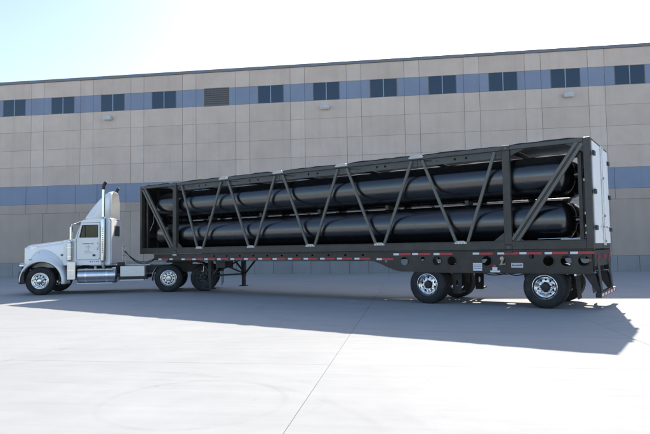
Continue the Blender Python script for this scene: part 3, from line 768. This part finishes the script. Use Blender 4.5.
# hood
def sect(l, hw, z0, z1, rc, n=6):
    pts = [(-hw, z0)]
    for i in range(n+1):
        a = math.pi/2*i/n; pts.append((-hw+rc*(1-math.cos(a))*1.0, z1-.08-rc*.0-rc*(1-math.sin(a))*.8+.0))
    for k in (-.5, 0, .5): pts.append((k*(hw-rc)*1.2, z1-.02*abs(k)*2+.0))
    for i in range(n, -1, -1):
        a = math.pi/2*i/n; pts.append((hw-rc*(1-math.cos(a)), z1-.08-rc*(1-math.sin(a))*.8))
    pts.append((hw, z0))
    return [(lx(l), y, z) for y, z in pts]
rows = [sect(5.97, .47, 1.12, 1.78, .10), sect(5.95, .50, 1.06, 1.83, .13), sect(5.86, .53, 1.0, 1.865, .14), sect(5.4, .60, .98, 1.92, .16), sect(4.9, .69, .98, 1.985, .17), sect(4.45, .78, .98, 2.04, .18)]
hd = MB().grid(rows); hd.add(rows[0], [tuple(range(len(rows[0])))]); 
ho = hd.build('hood', 'white', tr, smooth=40)
gr = MB().box(lx(5.97), lx(6.0), -.42, .42, .98, 1.74).build('grille', 'chrome', tr, bevel=.02)
for i in range(12):
    MB().box(lx(6.001), lx(6.008), -.38+i*.066, -.35+i*.066, 1.02, 1.70).build('grille_bar', 'black', gr)
MB().box(lx(5.4), lx(5.34), -.72, -.70, 1.52, 1.56).build('hood_latch', 'black', ho)
MB().box(lx(4.60), lx(4.50), -.815, -.775, 1.42, 1.47).build('hood_latch', 'black', ho)
MB().box(lx(5.72), lx(5.50), -.60, -.585, 1.72, 1.745).build('hood_badge', 'chrome', ho)
# fenders with wheel arches
for s_ in (-1, 1):
    rows = []
    for i in range(31):
        a = R(-2 + 190*i/30); ro = .80 + .05*max(0, -math.cos(a))**2 - .09*max(0, math.cos(a))**2
        ri = .71 + .03*max(0, -math.cos(a)) - .03*max(0, math.cos(a)); c, sn = math.cos(a), math.sin(a); up = max(0, sn)
        def pt(r, w_): return (lx(WB+r*c), s_*w_, .50+r*sn)
        rows.append([pt(ri, .95), pt(ri, 1.20), pt(ri+.012, 1.225), pt(ro-.03, 1.235), pt(ro, 1.21), (lx(WB+(ro+.02)*c), s_*1.05, .50+(ro+.025)*sn+.02*up),
                     (lx(WB+(ro+.02)*c), s_*.85, .50+(ro+.04)*sn+.10*up), (lx(WB+(ro+.02)*c), s_*.60, .50+(ro+.05)*sn+.34*up), (lx(WB+(ro)*c), s_*.50, .50+(ro+.05)*sn+.36*up)])
    fo = MB().grid(rows).build('fender', 'white', tr, smooth=50, solid=.012)
    MB().lathe([(0, 0), (0, .085), (.03, .095), (.14, .09), (.18, .05), (.18, 0)], (lx(6.0), s_*.83, 1.08), (1, 0, 0), 20).build('headlight', 'chrome', tr, smooth=40)
    MB().box(lx(5.92), lx(5.78), s_*.70, s_*.97, .92, .99).build('headlight_bracket', 'black', tr)
    MB().box(lx(5.62), lx(5.52), s_*1.08-.03, s_*1.08+.03, 1.27, 1.31).build('turn_signal', 'amber', fo, bevel=.01)
    # inner arch
    rows = [[(lx(WB+.715*math.cos(R(a))), s_*w_, .50+.70*math.sin(R(a))) for w_ in (.50, 1.19)] for a in range(0, 181, 12)]
    MB().grid(rows).build('fender_liner', 'black', fo, solid=.008, smooth=60)
MB().box(lx(4.62), lx(4.42), -.95, -.5, .45, .9).build('fender_splash_shield', 'black', tr); MB().box(lx(4.62), lx(4.42), .5, .95, .45, .9).build('fender_splash_shield', 'black', tr)
rows = []
for (w_, l0) in ((-1.22, 5.72), (-1.20, 5.86), (-1.05, 5.97), (-.5, 6.05), (0, 6.06), (.5, 6.05), (1.05, 5.97), (1.20, 5.86), (1.22, 5.72)):
    rows.append([(lx(l0-.03), w_, .42), (lx(l0), w_, .46), (lx(l0), w_, .80), (lx(l0-.03), w_, .86)])
MB().grid(rows).build('bumper', 'black', tr, smooth=50, solid=.03)
MB().box(lx(5.6), lx(4.6), -.38, .38, .55, 1.25).build('engine', 'black', tr)
# cab body
cabp = [(4.46, 1.10), (4.46, 1.98), (4.06, 2.03), (3.84, 2.66), (3.76, 2.735), (3.55, 2.775), (2.86, 2.80), (2.80, 2.74), (2.80, 1.10)]
HW = 1.0
def shell(poly, hw, name, mat, parent):
    """cab skin: two sides, front, roof, back and floor, with the side window left open"""
    win = [(3.90, 2.07), (3.80, 2.55), (3.23, 2.56), (3.23, 2.07)]
    me_all = MB()
    for s_ in (-1, 1):
        cu = holed_poly(poly, [win])
        o = obj('cab_side', remap(cu, lambda c: Vector((lx(c.x), s_*(hw-.02)+c.z, c.y))), mat, parent, bevel=.0)
    return win
WIN = shell(cabp, HW, 'cab_side', 'white', tr)
MB().box(lx(2.80), lx(2.76), -HW+.04, HW-.04, 1.10, 2.76).build('cab_back', 'white', tr, bevel=.01)
bw = MB().box(lx(2.757), lx(2.745), -.45, .45, 2.15, 2.55).build('rear_window', 'interior', tr, bevel=.01)
rf = MB().grid([[(lx(l), y, z+.03*(1-(abs(y)/HW)**2)) for y in (-HW, -.97, -.6, 0, .6, .97, HW)] for l, z in ((3.84, 2.66), (3.78, 2.72), (3.55, 2.782), (2.86, 2.805), (2.78, 2.76))]).build('cab_roof', 'white', tr, smooth=50, solid=.02)
MB().box(lx(4.46), lx(4.42), -HW+.04, HW-.04, 1.10, 1.96).build('firewall', 'white', tr)
MB().box(lx(4.42), lx(2.80), -HW+.04, HW-.04, 1.10, 1.16).build('cab_floor', 'interior', tr)
MB().add([(lx(4.46), -.96, 1.985), (lx(4.46), .96, 1.985), (lx(4.05), .96, 2.035), (lx(4.05), -.96, 2.035)], [(0,1,2,3)]).build('cowl', 'white', tr, solid=.02)
ws = MB()
for s_ in (-1, 1):
    MB().add([(lx(4.05), s_*.03, 2.04), (lx(4.05), s_*.95, 2.04), (lx(3.845), s_*.95, 2.645), (lx(3.845), s_*.03, 2.645)], [(0,1,2,3)]).build('windshield', 'cabglass', tr, solid=.008)
MB().beam((lx(4.055), 0, 2.03), (lx(3.84), 0, 2.66), .05, .04, up=(0,1,0)).build('windshield_divider', 'white', tr)
MB().add([(lx(3.83), -.98, 2.70), (lx(3.83), .98, 2.70), (lx(4.10), .98, 2.60), (lx(4.10), -.98, 2.60)], [(0,1,2,3)]).build('sun_visor', 'chrome', tr, solid=.012)
for i in range(5):
    MB().lathe([(0, .05), (.05, .045), (.10, .02), (.105, 0)], (lx(3.70), -.7+i*.35, 2.775), (-1, 0, .25), 12).build('roof_marker_light', 'amber', tr, smooth=50)
MB().tube([(lx(3.75), -.62, 2.83), (lx(3.30), -.62, 2.84)], .03).build('air_horn', 'chrome', tr, smooth=50)
# doors
for s_ in (-1, 1):
    d_out = [(3.985, 1.26), (3.985, 2.03), (3.965, 2.08), (3.845, 2.62), (3.18, 2.635), (3.16, 1.34), (3.22, 1.26)]
    wn = [(3.885, 2.09), (3.79, 2.535), (3.245, 2.545), (3.245, 2.09)]
    me = holed_poly(d_out, [wn], .02)
    dr = obj('door', remap(me, lambda c: Vector((lx(c.x), s_*(HW+.008)+c.z, c.y))), 'white', tr, bevel=.006)
    MB().add([(lx(l), s_*(HW-.012), z) for l, z in wn], [(0,1,2,3)]).build('side_window', 'cabglass', dr, solid=.006)
    gs = MB(); q = wn+[wn[0]]
    for a, b in zip(q[:-1], q[1:]): gs.beam((lx(a[0]), s_*(HW+.018), a[1]), (lx(b[0]), s_*(HW+.018), b[1]), .026, .012, up=(0,1,0))
    gs.build('window_gasket', 'black', dr)
    MB().beam((lx(3.70), s_*(HW+.012), 2.09), (lx(3.70), s_*(HW+.012), 2.535), .03, .012, up=(0,1,0)).build('vent_divider', 'black', dr)
    gp = MB(); q = d_out+[d_out[0]]
    for a, b in zip(q[:-1], q[1:]): gp.beam((lx(a[0]), s_*(HW+.002), a[1]), (lx(b[0]), s_*(HW+.002), b[1]), .03, .004, up=(0,1,0))
    gp.build('door_gap', 'ink', dr)
    MB().box(lx(3.42), lx(3.32), s_*(HW+.018), s_*(HW+.035), 1.385, 1.455).build('door_handle', 'black', dr, bevel=.01)
    MB().tube([(lx(3.24), s_*(HW+.03), 1.62), (lx(3.24), s_*(HW+.06), 1.66), (lx(3.24), s_*(HW+.06), 1.85), (lx(3.24), s_*(HW+.03), 1.89)], .012).build('grab_handle', 'chrome', dr, smooth=50)
    lt = MB(); yy0, yy1 = s_*(HW+.0185), s_*(HW+.021)
    xx = 3.78
    for i in range(15):
        wd = random.uniform(.012, .026)
        if i not in (10,): lt.box(lx(xx), lx(xx-wd), yy0, yy1, 1.835, 1.868+random.choice((0, .006)))
        xx -= wd+.006
    lt.build('door_lettering', 'ink', dr)
    l2 = MB(); l2.box(lx(3.582), lx(3.572), yy0, yy1, 1.60, 1.81); l2.box(lx(3.70), lx(3.46), yy0, yy1+s_*.0005, 1.752, 1.759); l2.box(lx(3.66), lx(3.50), yy0, yy1+s_*.0005, 1.69, 1.697)
    l2.box(lx(3.71), lx(3.50), yy0, yy1, 1.565, 1.578); l2.box(lx(3.70), lx(3.42), yy0, yy1, 1.50, 1.512); l2.build('door_emblem', 'ink', dr)
    MB().box(lx(4.44), lx(2.80), s_*(HW-.015), s_*(HW+.02), 1.06, 1.235).build('sill_panel', 'white', tr, bevel=.01)
    sl = MB()
    for i, wd in enumerate((.05, .03, .04, .05, .03)): sl.box(lx(3.52-i*.075), lx(3.52-i*.075-wd), s_*(HW+.0205), s_*(HW+.023), 1.165, 1.20)
    sl.build('sill_lettering', 'ink', tr)
    # mirror
    mm = MB().box(lx(4.13), lx(4.06), s_*1.25, s_*1.42, 1.98, 2.48).build('mirror', 'chrome', tr, bevel=.02)
    MB().tube([(lx(4.0), s_*1.0, 2.60), (lx(4.08), s_*1.33, 2.56), (lx(4.08), s_*1.33, 1.95), (lx(4.02), s_*1.0, 1.92)], .012).build('mirror_arm', 'chrome', mm, smooth=50)
    # air cleaner
    ac = MB().lathe([(0, 0), (0, .09), (.02, .12), (.64, .12), (.66, .09), (.72, .085), (.74, .06), (.74, 0)], (lx(4.21), s_*1.05, 1.24), (0, 0, 1), 24).build('air_cleaner', 'alu', tr, smooth=40)
    for z in (1.38, 1.72): MB().lathe([(-.015, .121), (-.015, .127), (.015, .127), (.015, .121)], (lx(4.21), s_*1.05, z), (0, 0, 1), 24).build('strap', 'chrome', ac, smooth=40)
    MB().box(lx(4.28), lx(4.14), s_*.80, s_*1.0, 1.45, 1.60).build('intake_duct', 'black', ac)
    # exhaust stack
    st_l, st_w = 3.02, s_*1.13
    if True:
        ex = MB().lathe([(0, .055), (.03, .085), (.10, .098), (1.60, .098), (1.66, .085), (1.70, .062)], (lx(st_l), st_w, 1.14), (0, 0, 1), 24).build('exhaust_stack', 'chrome', tr, smooth=40)
        MB().tube([(lx(st_l), st_w, 2.83), (lx(st_l), st_w, 3.86)], .056, 18).build('stack_pipe', 'chrome', ex, smooth=40)
        MB().tube([(lx(st_l), st_w, 3.86), (lx(st_l), st_w, 3.95), (lx(st_l-.015), st_w, 4.03), (lx(st_l-.05), st_w, 4.10), (lx(st_l-.10), st_w, 4.15)], [.057, .057, .058, .058, .059], 18).build('stack_tip', 'black', ex, smooth=50)
        for z in (1.35, 1.75, 2.15, 2.55): MB().box(lx(st_l+.03), lx(st_l-.03), s_*.99, s_*1.05, z, z+.05).build('stack_bracket', 'alu', ex)
        sh = MB()
        for z in [1.5+.07*i for i in range(14)]: sh.box(lx(st_l+.02), lx(st_l-.02), st_w+s_*(.095), st_w+s_*.103, z, z+.03)
        sh.build('heat_shield_slot', 'black', ex)
        MB().tube([(lx(st_l), st_w, 1.18), (lx(st_l), st_w, 1.02), (lx(st_l), s_*1.0, .95), (lx(st_l), s_*.6, .93)], .055, 14).build('exhaust_elbow', 'alu', ex, smooth=50)
    # step box, tank
    sb = MB().box(lx(4.27), lx(3.975), s_*.78, s_*1.20, .53, 1.20).build('battery_box', 'alu', tr, bevel=.02)
    MB().box(lx(4.25), lx(4.0), s_*1.2, s_*1.225, .86, .885).build('box_step', 'chrome', sb)
    tk = MB().lathe([(0, 0), (0.0, .20), (.015, .26), (.04, .29), (1.36, .29), (1.385, .26), (1.40, .20), (1.40, 0)], (lx(3.94), s_*.93, .675), (1, 0, 0), 40).build('fuel_tank', 'tank', tr, smooth=35)
    for l in (3.62, 2.88):
        MB().lathe([(-.035, .291), (-.035, .30), (.035, .30), (.035, .291)], (lx(l), s_*.93, .675), (1, 0, 0), 40).build('tank_strap', 'chrome', tk, smooth=35)
        MB().box(lx(l+.03), lx(l-.03), s_*.44, s_*.68, .5, .95).build('tank_bracket', 'black', tk)
    MB().box(lx(3.90), lx(2.66), s_*1.05, s_*1.24, .875, .90).build('tank_step', 'treadplate', tk)
    MB().box(lx(3.90), lx(2.66), s_*1.10, s_*1.24, .385, .41).build('tank_step', 'treadplate', tk)
    MB().cyl((lx(3.3), s_*1.05, .94), (lx(3.3), s_*1.10, 1.0), .05, 14).build('filler_cap', 'chrome', tk, smooth=40)
    # tool box behind the tank
    tb = MB().box(lx(2.40), lx(1.53), s_*.70, s_*1.18, .615, 1.0).build('tool_box', 'treadplate', tr, bevel=.012)
    MB().box(lx(2.44), lx(1.46), s_*.72, s_*1.16, .50, .612).build('box_bracket', 'black', tb)
    MB().box(lx(2.40), lx(1.55), s_*1.02, s_*1.21, .465, .50).build('box_step', 'treadplate', tb)
    # quarter fender
    rows = [[(lx(.66+.60*math.cos(R(a))), s_*w_, .515+.60*math.sin(R(a))) for w_ in (.60, 1.22)] for a in (-8, 2, 12, 22, 34, 46)]
    qf = MB().grid(rows).build('quarter_fender', 'chrome', tr, smooth=60, solid=.008)
    # rear mud flap and bracket
    MB().box(lx(-1.32), lx(-1.305), s_*.60, s_*1.22, .20, .95).build('mud_flap', 'flap', tr)
    MB().box(lx(-1.34), lx(-1.29), s_*.43, s_*1.22, .95, 1.0).build('flap_hanger', 'black', tr)
# roof fairing: hollow shell open at the back
prof = [(3.70, 2.80), (3.62, 2.98), (3.53, 3.18), (3.42, 3.38), (3.28, 3.56), (3.14, 3.71), (3.0, 3.82), (2.92, 3.85), (2.82, 3.86)]
rows = []
for l, zt in prof:
    hw = .93-.16*(zt-2.8)/1.06; h_ = zt-2.79; rc = min(.45, h_*.75); r = [(lx(l), -.94, 2.79)]
    for i in range(9):
        a = math.pi/2*i/8; r.append((lx(l), -hw+rc*(1-math.cos(a)), zt-rc*(1-math.sin(a))-.0))
    for i in range(8, -1, -1):
        a = math.pi/2*i/8; r.append((lx(l), hw-rc*(1-math.cos(a)), zt-rc*(1-math.sin(a))))
    r.append((lx(l), .94, 2.79)); rows.append(r)
fa = MB().grid(rows); fa.add(rows[0], [tuple(range(len(rows[0])))]); fao = fa.build('roof_fairing', 'white', tr, smooth=50, solid=.03)
rows2 = [[(v[0]+.0, v[1]*.965, 2.80+(v[2]-2.79)*.965) for v in r] for r in rows]
MB().grid(rows2).build('fairing_lining', 'beige', fao, smooth=50)
# inside the cab
for s_ in (-1, 1):
    MB().box(lx(3.35), lx(2.95), s_*.65-.24, s_*.65+.24, 1.5, 1.68).build('seat', 'interior', tr, bevel=.05); MB().box(lx(3.05), lx(2.92), s_*.65-.24, s_*.65+.24, 1.68, 2.42).build('seat_back', 'interior', tr, bevel=.05)
MB().box(lx(4.38), lx(4.0), -.95, .95, 1.7, 2.0).build('dashboard', 'interior', tr, bevel=.04)
swp = [(lx(3.72+.08*math.sin(a)), -.6+.24*math.cos(a), 2.05+.23*math.sin(a)*.9) for a in [2*math.pi*i/24 for i in range(25)]]
MB().tube(swp, .017).build('steering_wheel', 'interior', tr, smooth=60)
# deck plate, ladder-like rack and air lines behind the cab
MB().box(lx(2.58), lx(1.45), -.40, .40, 1.005, 1.03).build('deck_plate', 'treadplate', tr)
rk = MB()
for wy in (-.55, .05): rk.cyl((lx(2.45), wy, 1.01), (lx(2.45), wy, 1.75), .018, 10)
for z in (1.2, 1.4, 1.58, 1.74): rk.cyl((lx(2.45), -.55, z), (lx(2.45), .05, z), .014, 8)
rk.build('hose_rack', 'alu', tr, smooth=40)
MB().box(lx(2.55), lx(2.35), -.95, -.5, 1.0, 1.14).build('battery_cover', 'black', tr, bevel=.02)
for k in range(3):
    p0 = Vector((lx(2.42), -.3+.1*k, 1.55)); p1 = Vector((lx(1.25), .1+.12*k, 1.33)); pts = []
    for i in range(15):
        u = i/14; p = p0.lerp(p1, u); p.z -= .42*4*u*(1-u)*(.7+.12*k); p.y += .06*math.sin(u*9+k); pts.append(p)
    MB().tube(pts, .013).build('air_line', 'hose', tr, smooth=60)
